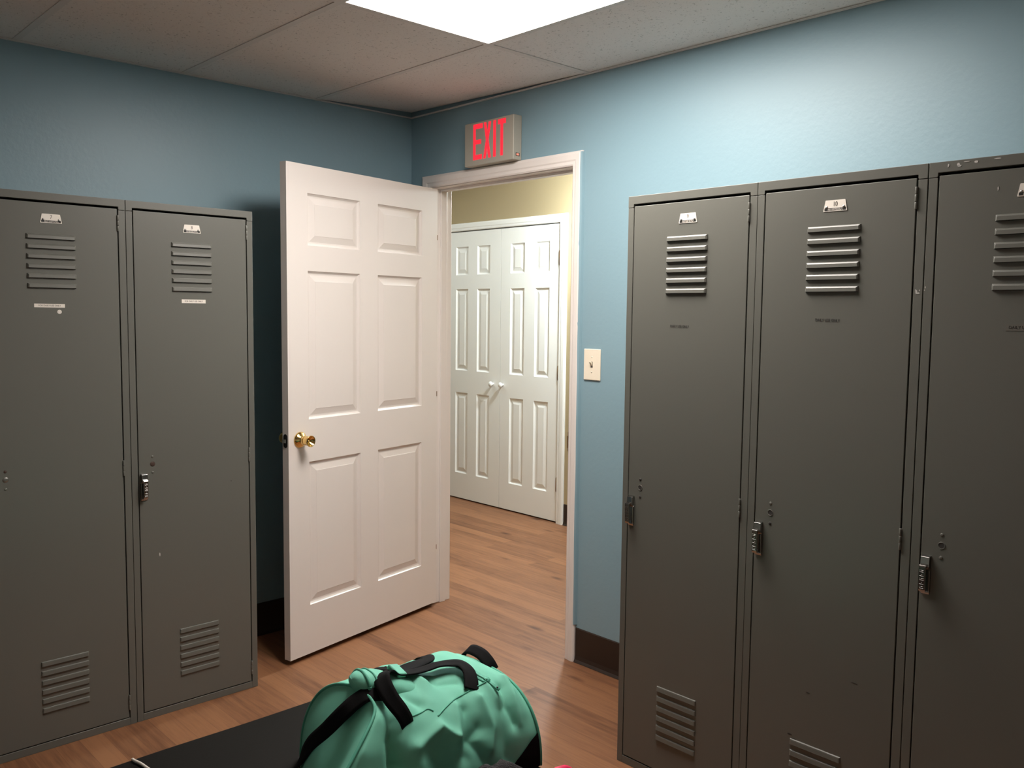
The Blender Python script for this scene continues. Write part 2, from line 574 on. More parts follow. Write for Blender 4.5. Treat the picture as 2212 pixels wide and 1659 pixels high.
# ------------------------------------------------------------------ trims
CASE = [(0, 0), (0, -.009), (.006, -.0125), (.018, -.0125), (.024, -.0155), (.046, -.0165), (.054, -.0135), (.058, -.009), (.058, 0)]
def casing(bm, x0, x1, ztop, y0, wl, wr, wt, mi=0):
    """profiled casing round an opening x0..x1 up to ztop, on the plane y0, facing -y"""
    def leg(xa, sgn, wdt):
        k = wdt / .058
        pr = [(xa + sgn * a * k, y0 + b) for a, b in CASE]
        n = len(pr)
        top_in, top_out = ztop, ztop + wt
        lo = [bm.verts.new((p[0], p[1], 0)) for p in pr]
        hi = [bm.verts.new((p[0], p[1], ztop + CASE[i][0] * wt / .058)) for i, p in enumerate(pr)]
        for i in range(n):
            bm.faces.new((lo[i], lo[(i + 1) % n], hi[(i + 1) % n], hi[i])).material_index = mi
        bm.faces.new(lo).material_index = mi
        bm.faces.new(hi[::-1]).material_index = mi
        return hi
    leg(x0, -1, wl)
    leg(x1, 1, wr)
    pl = [bm.verts.new((x0 - a * wl / .058, y0 + b, ztop + a * wt / .058)) for a, b in CASE]
    prr = [bm.verts.new((x1 + a * wr / .058, y0 + b, ztop + a * wt / .058)) for a, b in CASE]
    n = len(CASE)
    for i in range(n):
        bm.faces.new((pl[i], pl[(i + 1) % n], prr[(i + 1) % n], prr[i])).material_index = mi
    bm.faces.new(pl[::-1]).material_index = mi
    bm.faces.new(prr).material_index = mi

bm = bmesh.new()
casing(bm, 0.166, 1.097, 2.054, 0.0, .067, .052, .057)
tr1 = tag(make('trim_1', bm, 'trim'), 'white profiled casing around the open doorway', 'door casing', kind='structure')
# the wall colour lapped unevenly over the casing's right outer edge
bm = bmesh.new()
rows = []
for k in range(73):
    z = .16 + k * (2.106 - .16) / 72
    e = .0025 + .0035 * (noise.noise(Vector((3.1, z * 5.5, .3))) + .25) + (.004 if 1.42 < z < 1.75 else 0)
    rows.append([bm.verts.new(p) for p in ((1.1555, -.0002, z), (1.1515, -.010, z), (1.1495, -.0128, z), (1.1478 - max(0, e), -.0150, z))])
for a, b in zip(rows, rows[1:]):
    for i in range(3):
        bm.faces.new((a[i], a[i + 1], b[i + 1], b[i]))
make('paint_edge', bm, 'blue', tr1)

bm = bmesh.new()   # jambs, head and stops
box(bm, OPX0, .172, -.0015, WT + .0015, 0, 2.05)
box(bm, 1.092, OPX1, -.0015, WT + .0015, 0, 2.05)
box(bm, OPX0, OPX1, -.0015, WT + .0015, 2.05, OPZ)
box(bm, .172, .182, .045, .080, 0, 2.04)
box(bm, 1.082, 1.092, .045, .080, 0, 2.04)
box(bm, .172, 1.092, .045, .080, 2.04, 2.05)
tr2 = tag(make('trim_2', bm, 'trim', bevel=.0015), 'white door jamb and stop lining the doorway', 'door jamb', kind='structure')
bm = bmesh.new()
box(bm, 1.0905, 1.0935, -.006, .032, .885, .965)
box(bm, 1.0905, 1.096, -.010, -.004, .900, .950)
make('strike_plate', bm, 'bronze', tr2)

bm = bmesh.new()
casing(bm, CX0 + .002, CX1 - .002, CZ - .003, HY, .066, .066, .057)
box(bm, CX0, CX0 + .004, HY - .002, HY + .1, 0, CZ)
box(bm, CX1 - .004, CX1, HY - .002, HY + .1, 0, CZ)
box(bm, CX0, CX1, HY - .002, HY + .1, CZ - .004, CZ)
tag(make('trim_3', bm, 'hallwhite'), 'white casing around the closet doors in the hall', 'door casing', kind='structure')

def cove(bm, p0, p1, n, h=.147):
    """vinyl cove base between floor points p0,p1; n = direction into the room"""
    prof = [(0, 0), (.0135, .0015), (.0065, .012), (.0035, .028), (.0035, h - .004), (.001, h), (0, h)]
    a = [bm.verts.new((p0[0] + n[0] * d, p0[1] + n[1] * d, z)) for d, z in prof]
    b = [bm.verts.new((p1[0] + n[0] * d, p1[1] + n[1] * d, z)) for d, z in prof]
    m = len(prof)
    for i in range(m):
        bm.faces.new((a[i], a[(i + 1) % m], b[(i + 1) % m], b[i]))
    bm.faces.new(a[::-1]); bm.faces.new(b)

bm = bmesh.new()
cove(bm, (1.1505, 0), (RX, 0), (0, -1))
cove(bm, (0, 0), (.098, 0), (0, -1))
tag(make('baseboard_back', bm, 'base'), 'dark brown vinyl baseboard beside the doorway', 'baseboard', kind='structure')
bm = bmesh.new()
cove(bm, (0, RY), (0, -.014), (1, 0))
tag(make('baseboard_left', bm, 'base'), 'dark vinyl baseboard on the left wall behind the door', 'baseboard', kind='structure')
bm = bmesh.new()
cove(bm, (CX1 + .066, HY), (2.4, HY), (0, -1))
cove(bm, (-4.0, HY), (CX0 - .066, HY), (0, -1))
tag(make('baseboard_hall', bm, 'base'), 'dark vinyl baseboard along the hall wall', 'baseboard', kind='structure')

# ------------------------------------------------------------------ panelled doors
def panel_face(bm, W0, W1, Z0, Z1, cols, rows, y, s, mi=0):
    """moulded panel face in the plane y (outward = s*y)"""
    xs = sorted([W0, W1] + [c for p in cols for c in p])
    zs = sorted([Z0, Z1] + [c for p in rows for c in p])
    cache = {}
    def V(x, yy, z):
        k = (round(x, 5), round(yy, 5), round(z, 5))
        if k not in cache:
            cache[k] = bm.verts.new((x, yy, z))
        return cache[k]
    for i in range(len(xs) - 1):
        for j in range(len(zs) - 1):
            x0, x1, z0, z1 = xs[i], xs[i + 1], zs[j], zs[j + 1]
            if (x0, x1) in cols and (z0, z1) in rows:
                ww = min(x1 - x0, z1 - z0)
                f = 1.0
                lv = [(0, 0), (.003, .0045), (.009, .0098), (.013, .0106), (.0165, .0106), (.0165 + .0245 * f, .0042), (.0175 + .0245 * f, .0034)]
                prev = None
                for ins, dep in lv:
                    yy = y - s * dep
                    ring = [V(x0 + ins, yy, z0 + ins), V(x1 - ins, yy, z0 + ins), V(x1 - ins, yy, z1 - ins), V(x0 + ins, yy, z1 - ins)]
                    if prev:
                        for k in range(4):
                            bm.faces.new((prev[k], prev[(k + 1) % 4], ring[(k + 1) % 4], ring[k])).material_index = mi
                    prev = ring
                bm.faces.new(prev).material_index = mi
            else:
                bm.faces.new((V(x0, y, z0), V(x1, y, z0), V(x1, y, z1), V(x0, y, z1))).material_index = mi


def slab(W0, W1, Z0, Z1, cols, rows, yf, yb):
    bm = bmesh.new()
    s = 1 if yf > yb else -1
    panel_face(bm, W0, W1, Z0, Z1, cols, rows, yf, s)
    panel_face(bm, W0, W1, Z0, Z1, cols, rows, yb, -s)
    for (xa, xb, za, zb) in ((W0, W0, Z0, Z1), (W1, W1, Z0, Z1)):
        bm.faces.new([bm.verts.new(p) for p in ((xa, yf, za), (xa, yb, za), (xb, yb, zb), (xb, yf, zb))])
    for z in (Z0, Z1):
        bm.faces.new([bm.verts.new(p) for p in ((W0, yf, z), (W1, yf, z), (W1, yb, z), (W0, yb, z))])
    bmesh.ops.remove_doubles(bm, verts=bm.verts, dist=1e-5)
    return bm

ANG = 1.3593
DW, DT, DZ0, DZ1 = 0.9325, 0.035, 0.022, 2.042
door = empty('door_1', (0.2135, -0.0051, 0), -ANG)
tag(door, 'white six-panel door standing open into the room', 'door', kind='structure')
bm = slab(0.0, DW, DZ0, DZ1, [(.112, .413), (.523, .823)], [(.230, .835), (1.011, 1.618), (1.720, 1.930)], 0.0, -DT)
leaf = make('door_leaf', bm, 'white', door)
KZ = .932
KM = Matrix.Translation((.872, 0, KZ)) @ Matrix.Rotation(-PI / 2, 4, 'X')     # local z -> +y (out of the visible face)
KB = Matrix.Translation((.872, -DT, KZ)) @ Matrix.Rotation(PI / 2, 4, 'X')
KNOB = [(.0015, .0490), (.0065, .0495), (.0075, .0520), (.0120, .0545), (.0195, .0640), (.0220, .0665), (.0232, .0655), (.0230, .0625), (.0212, .0585), (.0200, .0550), (.0196, .0430), (.0190, .0340), (.0165, .0300), (.0150, .0280)]
ROSE = [(.0330, .000), (.0330, .0025), (.0315, .0055), (.0265, .0105), (.0195, .0150), (.0160, .0175), (.0150, .0260), (.0150, .0290)]
for m_ in (KM, KB):
    kb = bmesh.new()
    lathe(kb, ROSE, m_, 40)
    kn = make('door_knob', kb, 'brass', door)
    kb = bmesh.new()
    lathe(kb, [(a, b) for a, b in KNOB], m_, 40, cap=False)
    lathe(kb, [(.0050, .0490), (.0050, .0535), (.0032, .0540)], m_, 16)
    make('grip', kb, 'brass', kn)
bm = bmesh.new()
pts = []
for k in range(24):                       # rounded latch plate on the door edge
    a = 2 * PI * k / 24
    yy = -.0175 + .0115 * math.cos(a)
    zz = KZ + .0165 * (1 if math.sin(a) > 0 else -1) * (1 if abs(math.sin(a)) > 1e-6 else 0) + .0115 * math.sin(a)
    pts.append((yy, zz))
prism(bm, pts, 'x', DW - .001, DW + .0012)
lp = make('latch_plate', bm, 'black_ink', door)
bm = bmesh.new()
prism(bm, [(-.0245, KZ - .008), (-.0105, KZ - .008), (-.0105, KZ + .008), (-.0245, KZ + .008)], 'x', DW + .001, DW + .004)
prism(bm, [(DW + .004, -.024), (DW + .012, -.024), (DW + .004, -.011)], 'z', KZ - .007, KZ + .007)
make('latch_bolt', bm, 'chrome', lp)
for z in (.30, 1.06, 1.813):
    bm = bmesh.new()
    lathe(bm, [(.0055, -.045), (.0055, .045)], Matrix.Translation((-.004, -DT - .004, z)), 14)
    box(bm, -.0018, -.0004, -DT, -.004, z - .045, z + .045)
    box(bm, -.0022, .0015, -.006, .0006, z - .012, z + .012, 1)
    make('hinge', bm, ['trim', 'bronze'], door)

# hall closet doors
CROWS = [(.207, .837), (1.009, 1.632), (1.739, 1.952)]
def closet_door(name, x0, x1, cols, kx, hx, label):
    d = empty(name, (x0, HY + .002, 0))
    tag(d, label, 'door', kind='structure')
    w_ = x1 - x0
    bm = slab(0, w_, .010, 2.064, [(a - x0, b - x0) for a, b in cols], CROWS, 0.0, .034)
    make('door_leaf', bm, 'hallwhite', d)
    bm = bmesh.new()
    lathe(bm, [(.009, 0), (.008, .006), (.0075, .012), (.015, .018), (.0195, .026), (.0185, .033), (.012, .038), (.003, .0395)], Matrix.Translation((kx - x0, 0, .928)) @ Matrix.Rotation(PI / 2, 4, 'X'), 28)
    make('door_knob', bm, 'hallwhite', d)
    for z0, z1 in ((1.782, 1.882), (1.0, 1.094), (.2266, .3167)):
        bm = bmesh.new()
        zc = (z0 + z1) / 2
        lathe(bm, [(.0062, -.046), (.0062, .046)], Matrix.Translation((hx - x0, -.005, zc)), 14)
        lathe(bm, [(.0035, -.052), (.0045, -.048), (.0045, .048), (.0035, .052)], Matrix.Translation((hx - x0, -.005, zc)), 12)
        sgn = -1 if hx > (x0 + x1) / 2 else 1
        box(bm, min(hx - x0, hx - x0 + sgn * .012), max(hx - x0, hx - x0 + sgn * .012), -.0015, .0005, zc - .045, zc + .045)
        make('hinge', bm, 'bronze', d)

closet_door('door_2', -1.7975, -1.1955, [(-1.706, -1.562), (-1.457, -1.314)], -1.2685, -1.800, 'left leaf of the white closet doors in the hall')
closet_door('door_3', -1.1925, -0.6015, [(-1.092, -.947), (-.839, -.698)], -1.1615, -.5995, 'right leaf of the white closet doors in the hall, with hinges in view')

# ------------------------------------------------------------------ exit sign
sg = empty('exit_sign', (.627, 0, 2.112))
tag(sg, 'lit red EXIT sign in a beige plastic box above the doorway', 'exit sign')
bm = bmesh.new()
box(bm, -.161, .161, -.0505, -.0005, 0.0, .190)
make('housing', bm, 'sign', sg, bevel=.004, seg=3)
LZ0, LZ1 = .0245, .180
def letters():
    def R(bm, x0, x1, z0, z1):
        box(bm, x0 - .627, x1 - .627, -.0516, -.0499, z0, z1)
    b = bmesh.new()
    R(b, .5265, .5420, LZ0, LZ1)
    R(b, .5420, .5890, LZ1 - .021, LZ1); R(b, .5420, .5790, .092, .111); R(b, .5420, .5850, LZ0, LZ0 + .021)
    make('letter', b, 'red', sg)
    b = bmesh.new()
    prism(b, [(x - .627, z) for x, z in ((.5975, LZ1), (.6130, LZ1), (.6205, .134), (.6295, LZ1), (.6450, LZ1), (.6285, .1035), (.6440, LZ0), (.6285, LZ0), (.6195, .0700), (.6105, LZ0), (.5945, LZ0), (.6120, .1035))], 'y', -.0516, -.0499)
    make('letter', b, 'red', sg)
    b = bmesh.new()
    R(b, .6600, .6765, LZ0, LZ1)
    make('letter', b, 'red', sg)
    b = bmesh.new()
    R(b, .6905, .7400, LZ1 - .021, LZ1); R(b, .7065, .7225, LZ0, LZ1 - .021)
    make('letter', b, 'red', sg)
letters()
bm = bmesh.new()
box(bm, .1600, .1620, -.036, -.014, .016, .030)
iw = make('indicator_window', bm, 'black_ink', sg)
bm = bmesh.new()
box(bm, .1615, .1626, -.033, -.018, .0185, .0275)
make('indicator_lamp', bm, 'led', iw)

# ------------------------------------------------------------------ light switch
sw = empty('light_switch', (1.217, 0, 1.2528))
tag(sw, 'ivory toggle light switch plate on the blue wall beside the doorway', 'light switch')
bm = bmesh.new()
box(bm, -.0441, .0441, -.0065, -.0002, -.0632, .0632)
make('cover_plate', bm, 'ivory', sw, bevel=.0045, seg=4)
bm = bmesh.new()
box(bm, -.0052, .0052, -.0075, -.0060, -.0120, .0120)
make('toggle_slot', bm, 'ink', sw)
bm = bmesh.new()
prism(bm, [(-.006, -.006), (-.0185, .0075), (-.0205, .0115), (-.0165, .0125), (-.006, .0085)], 'x', -.004, .004)
make('toggle', bm, 'ivory', sw, bevel=.0008)
for z in (.0302, -.0302):
    bm = bmesh.new()
    lathe(bm, [(.0034, .0060), (.0034, .0070), (.0025, .0077), (.0004, .0079)], Matrix.Translation((0, 0, z)) @ Matrix.Rotation(PI / 2, 4, 'X'), 16)
    box(bm, -.0026, .0026, -.0082, -.0076, z - .0004, z + .0004, 1)
    make('screw', bm, ['ivory', 'ink'], sw)

# ------------------------------------------------------------------ lockers
LW, LH, LD = 0.4545, 1.822, 0.488
DX0, DX1, DZ_0, DZ_1 = .0245, .4285, .0290, 1.7905

def louvre_mesh(x0, x1, zt, n=6, pitch=.0313, h=.0150, dep=.0068):
    bm = bmesh.new()
    for i in range(n):
        z1 = zt - i * pitch
        z0 = z1 - h
        fr = [(x0 + .0045, -dep, z0 + .0004), (x1 - .0045, -dep, z0 + .0004), (x1 - .0055, -dep + .0010, z1 - .0050), (x0 + .0055, -dep + .0010, z1 - .0050)]
        md = [(x0 + .0012, -.0035, z0), (x1 - .0012, -.0035, z0), (x1 - .0022, -.0035, z1 - .0016), (x0 + .0022, -.0035, z1 - .0016)]
        bk = [(x0, .0006, z0), (x1, .0006, z0), (x1, .0006, z1), (x0, .0006, z1)]
        F = [bm.verts.new(p) for p in fr]; Mv = [bm.verts.new(p) for p in md]; B = [bm.verts.new(p) for p in bk]
        bm.faces.new(F)
        for k in range(4):
            mi = 1 if k == 0 else 0  # underside coloured near-black for the shade inside the louvre opening
            a, b = k, (k + 1) % 4
            f = bm.faces.new((F[a], F[b], Mv[b], Mv[a])); f.material_index = mi
            f = bm.faces.new((Mv[a], Mv[b], B[b], B[a])); f.material_index = mi
    return bm

def make_locker():
    r = empty('locker', (0, 0, 0))
    # carcass: sides, back, top, bottom, shelf; open at the front behind the door
    bm = bmesh.new()
    t = .0015
    box(bm, 0, t, .002, LD, 0, LH - .001)
    box(bm, LW - t, LW, .002, LD, 0, LH - .001)
    box(bm, t, LW - t, LD - t, LD, 0, LH - .001)
    box(bm, 0, LW, .002, LD, LH - .001, LH)
    box(bm, t, LW - t, .002, LD - t, .004, .0055)
    box(bm, t, LW - t, .03, LD - t, 1.52, 1.5215)
    make('body', bm, 'locker', r)
    # front frame: two stiles and the sill
    bm = bmesh.new()
    box(bm, .0003, .0215, 0, .020, 0, 1.7862)
    box(bm, DX1 + .0035, LW - .0003, 0, .020, 0, 1.7862)
    box(bm, .0215, DX1 + .0035, .0002, .020, 0, .0255)
    make('frame', bm, 'locker', r, bevel=.0012)
    # header, lapping over the stiles with rounded lower corners
    bm = bmesh.new()
    prism(bm, [(.0003, LH + .0004), (.0003, 1.7872), (.0190, 1.7872), (.0212, 1.7890), (.0220, 1.7975), (DX1 + .003, 1.7975), (DX1 + .0038, 1.7890), (DX1 + .0060, 1.7872), (LW - .0003, 1.7872), (LW - .0003, LH + .0004)], 'y', -.0008, .018)
    make('header', bm, 'locker', r, bevel=.0012)
    # added near-black sheet: stands in for the shade seen through the door gaps
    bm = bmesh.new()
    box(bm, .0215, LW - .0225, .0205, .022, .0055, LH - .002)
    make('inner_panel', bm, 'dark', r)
    # door
    bm = bmesh.new()
    box(bm, DX0, DX1, 0.0, .017, DZ_0, DZ_1)
    d = make('door', bm, 'locker', r, bevel=.0014)
    make('vent', louvre_mesh(.151, .2965, 1.6915, pitch=.0310), ['locker', 'dark'], d, bevel=.0006)
    make('vent', louvre_mesh(.155, .3015, .3015, h=.0165, dep=.0052), ['locker', 'dark'], d, bevel=.0006)
    for z in (1.743, .912, .082):
        bm = bmesh.new()
        for k, (a, b) in enumerate(((-.0265, -.0095), (-.0085, .0085), (.0095, .0265))):
            lathe(bm, [(.0030, z + a), (.0034, z + a + .001), (.0034, z + b - .001), (.0030, z + b)], Matrix.Translation((DX1 + .0012, -.0016, 0)), 12)
        make('hinge', bm, 'locker', d)
    # lift handle: pocket block and the embossed pull in front of it
    hx = .0395
    bm = bmesh.new()
    prism(bm, [(0, .8865), (-.0125, .8835), (-.0140, .8600), (-.0045, .8520), (-.0045, .8060), (-.0065, .7960), (-.0030, .7900), (0, .7900)], 'x', hx - .0105, hx + .0105)
    prism(bm, [(0, .856), (-.0105, .850), (-.0075, .800), (0, .796)], 'x', hx - .0112, hx - .0088)
    prism(bm, [(0, .856), (-.0105, .850), (-.0075, .800), (0, .796)], 'x', hx + .0088, hx + .0112)
    h = make('handle', bm, 'chrome', d, bevel=.0011)
    bm = bmesh.new()
    px0, px1 = hx - .0085, hx + .0070
    prism(bm, [(-.0120, .8670), (-.0235, .8645), (-.0252, .8610), (-.0235, .8050), (-.0205, .7990), (-.0185, .8010), (-.0205, .8580), (-.0120, .8610)], 'x', px0, px1)
    for k in range(5):                     # worn raised characters running down the pull
        zc = .8505 - k * .0100
        yk = -.0250 + .0013 * k / 5
        box(bm, px0 + .0024, px1 - .0028, yk - .0012, yk + .0008, zc - .0030, zc - .0014)
        box(bm, px0 + .0024 + (.0050 if k % 2 else 0), px0 + .0044 + (.0050 if k % 2 else 0), yk - .0012, yk + .0008, zc - .0014, zc + .0026)
        if k % 2 == 0:
            box(bm, px0 + .0060, px1 - .0030, yk - .0012, yk + .0008, zc + .0010, zc + .0026)
    make('pull', bm, 'chrome', h, bevel=.0005)
    return r

def lock_holes(d, mats):
    """three punched holes above the handle; mats for top, middle, bottom"""
    hxx = .0715
    for z, rr, m in ((.9415, .0046, mats[0]), (.9155, .0088, mats[1]), (.8858, .0046, mats[2])):
        bm = bmesh.new()
        M_ = Matrix.Translation((hxx, 0, z)) @ Matrix.Rotation(PI / 2, 4, 'X')
        if m == 'ring':
            lathe(bm, [(rr, .0004), (rr * .96, .0012), (rr * .84, .0012), (rr * .80, .0004)], M_, 24, cap=False)
            lathe(bm, [(rr * .82, .0001), (rr * .82, .0005)], M_, 24, mi=1)  # dark disc paints the shade inside the punched hole
            make('lock_hole', bm, ['locker', 'scuff'], d)
        else:
            lathe(bm, [(rr, .0001), (rr * .85, .0012), (rr * .3, .0016)], M_, 20)
            make('lock_hole_plug', bm, m, d)

def number_plate(d, num, cx=.2255, z0=1.7275, z1=1.7560):
    bm = bmesh.new()
    prism(bm, [(cx - .0315, z0), (cx + .0315, z0), (cx + .0318, z0 + .002), (cx + .0268, z1 - .001), (cx + .0258, z1), (cx - .0258, z1), (cx - .0268, z1 - .001), (cx - .0318, z0 + .002)], 'y', -.0014, -.0001, 0)
    box(bm, cx - .0288, cx + .0288, -.0017, -.0013, z0 + .0018, z0 + .0082, 1)
    # worn lines of tiny pale print in the black band
    random.seed(hash(num) % 97)
    for zl in (z0 + .0060, z0 + .0034):
        x = cx - .0195
        while x < cx + .0195:
            wl = random.choice((.0012, .0016, .0022))
            box(bm, x, x + wl, -.00185, -.0016, zl - .0007, zl + .0007, 0)
            x += wl + random.choice((.0006, .0008, .0020))
    for sx in (-1, 1):
        lathe(bm, [(.0034, .0010), (.0034, .0018), (.0024, .0030), (.0004, .0034)], Matrix.Translation((cx + sx * .0232, 0, z0 + .0108)) @ Matrix.Rotation(PI / 2, 4, 'X'), 14, mi=3)
        box(bm, cx + sx * .0240 - .0032, cx + sx * .0240 + .0032, -.0018, -.0013, z0 + .0058, z0 + .0092, 1)
    text_bm(bm, num, .0165, face_mat(cx, -.0016, z0 + .0183), 2, .0002, .78)
    return make('number_plate', bm, ['label', 'black_ink', 'ink', 'steel'], d)

def dup(src):
    c = src.copy(); COL.objects.link(c)
    for ch in src.children:
        p = ch.copy(); COL.objects.link(p); p.parent = c
        for g in ch.children:
            q = g.copy(); COL.objects.link(q); q.parent = p
            for s in g.children:
                t_ = s.copy(); COL.objects.link(t_); t_.parent = q
    return c

def door_of(r):
    return [c for c in r.children if c.name.split('.')[0] == 'door'][0]

proto = make_locker()
YR = -0.5040
GRP = 'grey steel lockers'
plan = [
    ('7', (0.4934, -2.0245, 0), PI / 2, 1.0099, 'grey metal locker at the left edge, plate 7, white label above a round sticker', 'grey lockers on the left wall'),
    ('8', (0.4934, -1.5645, 0), PI / 2, 1.0120, 'grey metal locker on the left with plate number 8, the one nearer the open door', 'grey lockers on the left wall'),
    ('9', (1.7985, YR, 0), 0.0, 1.0, 'grey metal locker with plate number 9, end of the row beside the light switch', 'grey lockers right of the doorway'),
    ('10', (2.2535, YR, 0), 0.0, 1.0, 'grey metal locker with plate number 10, in the middle of the right row', 'grey lockers right of the doorway'),
    ('', (2.7095, YR, 0), 0.0, 1.0, 'grey metal locker cut off by the right photo edge, scuffed along its top', 'grey lockers right of the doorway'),
]
LK = {}
for k, (num, loc, rz, sx, lab, grp) in enumerate(plan):
    o = proto if k == 0 else dup(proto)
    o.location = loc
    o.rotation_euler = (0, 0, rz)
    o.scale = (sx, 1, 1)
    tag(o, lab, 'locker', grp)
    LK[k] = o

HOLES = [
    ('scuffbrown', 'steel', 'locker'), ('locker', 'scuffbrown', 'locker'), ('scuff', 'ring', 'scuff'), ('locker', 'ring', 'scuff'), ('locker', 'ring', 'locker')]
MAT['scuffbrown'] = pmat('rusty_hole', (0.055, 0.030, 0.022), 0.7)

def strip_label(d, x0, x1, z0, z1, body, size, mats=('label', 'ink'), tilt=0.0):
    bm = bmesh.new()
    cx, cz = (x0 + x1) / 2, (z0 + z1) / 2
    R_ = Matrix.Translation((cx, 0, cz)) @ Matrix.Rotation(tilt, 4, 'Y')
    if mats[0]:
        vs = box(bm, x0 - cx, x1 - cx, -.0006, -.0001, z0 - cz, z1 - cz, 0)
        for v_ in vs:
            v_.co = R_ @ v_.co
    text_bm(bm, body, size, R_ @ face_mat(0, -.0008, 0), 1, .0002, .9)
    return make('label_sticker' if mats[0] else 'lettering', bm, [mats[0] or 'ink', mats[1]], d)

def chip(d, pts, mat='chip', name='paint_chip', y=-.0005, layer=.0006):
    for (x, z, rx, rz_) in pts:
        bm = bmesh.new()
        poly = []
        for k in range(10):
            a = 2 * PI * k / 10
            f = .75 + .4 * random.random()
            poly.append((x + rx * f * math.cos(a), z + rz_ * f * math.sin(a)))
        prism(bm, poly, 'y', y, y + layer)
        make(name, bm, mat, d)

for k in range(5):
    d = door_of(LK[k])
    lock_holes(d, HOLES[k])
    number_plate(d, ['7', '8', '9', '10', '11'][k])
d7, d8, d9, d10, d11 = [door_of(LK[k]) for k in range(5)]
strip_label(d7, .169, .259, 1.4588, 1.4705, 'FOR DAILY USE ONLY', .0074, tilt=math.radians(.5))
strip_label(d8, .185, .2715, 1.4795, 1.4925, 'FOR DAILY USE ONLY', .0074)
bm = bmesh.new()
M_ = Matrix.Translation((.2425, 0, 1.4450)) @ Matrix.Rotation(PI / 2, 4, 'X')
lathe(bm, [(.0066, .0001), (.0066, .0007)], M_, 28)
lathe(bm, [(.0046, .0007), (.0046, .0009)], M_, 28, mi=1)
lathe(bm, [(.0030, .0009), (.0030, .0010)], M_, 28)
make('round_sticker', bm, ['label', 'grid'], d7)
strip_label(d9, .171, .239, 1.417, 1.430, 'DAILY USE ONLY', .0098, (None, 'scuff'), tilt=math.radians(.4))
strip_label(d10, .182, .249, 1.442, 1.455, 'DAILY USE ONLY', .0098, (None, 'scuff'), tilt=math.radians(1.0))
MAT['tape'] = pmat('greyed_tape', (0.135, 0.128, 0.110), 0.5)
strip_label(d11, .186, .264, 1.431, 1.446, 'DAILY USE ONLY', .0098, ('tape', 'scuff'))
random.seed(5)
chip(d8, [(.0895, .589, .0024, .0062)])
chip(d8, [(.3575, .820, .0022, .0022)], 'scuff', 'dent_mark')
chip(d11, [(.1535, 1.7490, .0016, .0052)])
fr10 = [c for c in LK[3].children if c.name.split('.')[0] == 'frame'][0]
fr11 = [c for c in LK[4].children if c.name.split('.')[0] == 'frame'][0]
chip(fr10, [(.4395, 1.5195, .0022, .0052), (.4440, 1.5165, .0035, .0024), (.4375, 1.524, .0011, .0016), (.4470, 1.523, .0014, .0020)])
chip(fr11, [(.0042, 1.530, .0013, .0026), (.0025, 1.5235, .0012, .0014)])
hd11 = [c for c in LK[4].children if c.name.split('.')[0] == 'header'][0]
chip(hd11, [(.044, 1.812, .0020, .0045), (.066, 1.812, .0030, .0042), (.069, 1.8085, .0045, .0022), (.105, 1.814, .0040, .0028), (.085, 1.8165, .0070, .0010), (.150, 1.816, .0080, .0012)], y=-.0015)
chip(d10, [(.2030, .4450, .0060, .0014), (.330, .512, .010, .0010)], 'scuff', 'scuff_mark')
chip(d10, [(.1540, .3115, .0065, .0020), (.1680, .3015, .0060, .0020)], 'scuff', 'scuff_mark')

# ------------------------------------------------------------------ padded bench
BZ = 0.450
BX0, BX1, BY0, BY1 = 1.612, 2.395, -3.02, -1.318
bench = empty('padded_bench', ((BX0 + BX1) / 2, (BY0 + BY1) / 2, 0))
tag(bench, 'low black upholstered bench at the bottom of the photo carrying the green bag', 'bench')
cx_, cy_ = (BX0 + BX1) / 2, (BY0 + BY1) / 2
bm = bmesh.new()
NX, NY = 24, 52
g = {}
for a in range(NX + 1):
    for b in range(NY + 1):
        x = BX0 + (BX1 - BX0) * a / NX; y = BY0 + (BY1 - BY0) * b / NY
        z = BZ - .0012 + .0022 * noise.noise(Vector((x * 4, y * 4, 1.3)))
        ex = .0025 * noise.noise(Vector((y * 6, 3.7, 0))) if a in (0, NX) else 0
        g[a, b] = bm.verts.new((x - cx_ + ex, y - cy_, z))
for a in range(NX):
    for b in range(NY):
        bm.faces.new((g[a, b], g[a + 1, b], g[a + 1, b + 1], g[a, b + 1]))
edge = [g[a, 0] for a in range(NX)] + [g[NX, b] for b in range(NY)] + [g[a, NY] for a in range(NX, 0, -1)] + [g[0, b] for b in range(NY, 0, -1)]
low = [bm.verts.new((v_.co.x, v_.co.y, BZ - .062)) for v_ in edge]
for i in range(len(edge)):
    j = (i + 1) % len(edge)
    bm.faces.new((edge[i], low[i], low[j], edge[j]))
bm.faces.new(low)
make('cushion', bm, 'vinyl', bench, bevel=.010, seg=4, smooth=True)
bm = bmesh.new()
box(bm, BX0 + .04 - cx_, BX1 - .04 - cx_, BY0 + .04 - cy_, BY1 - .04 - cy_, BZ - .098, BZ - .0625)
make('frame', bm, 'blackmetal', bench, bevel=.003)
for sx in (-1, 1):
    for sy in (-1, 1):
        bm = bmesh.new()
        ax, ay = sx * ((BX1 - BX0) / 2 - .075), sy * ((BY1 - BY0) / 2 - .10)
        box(bm, ax - .022, ax + .022, ay - .022, ay + .022, 0.0, BZ - .098)
        make('leg', bm, 'blackmetal', bench, bevel=.003)

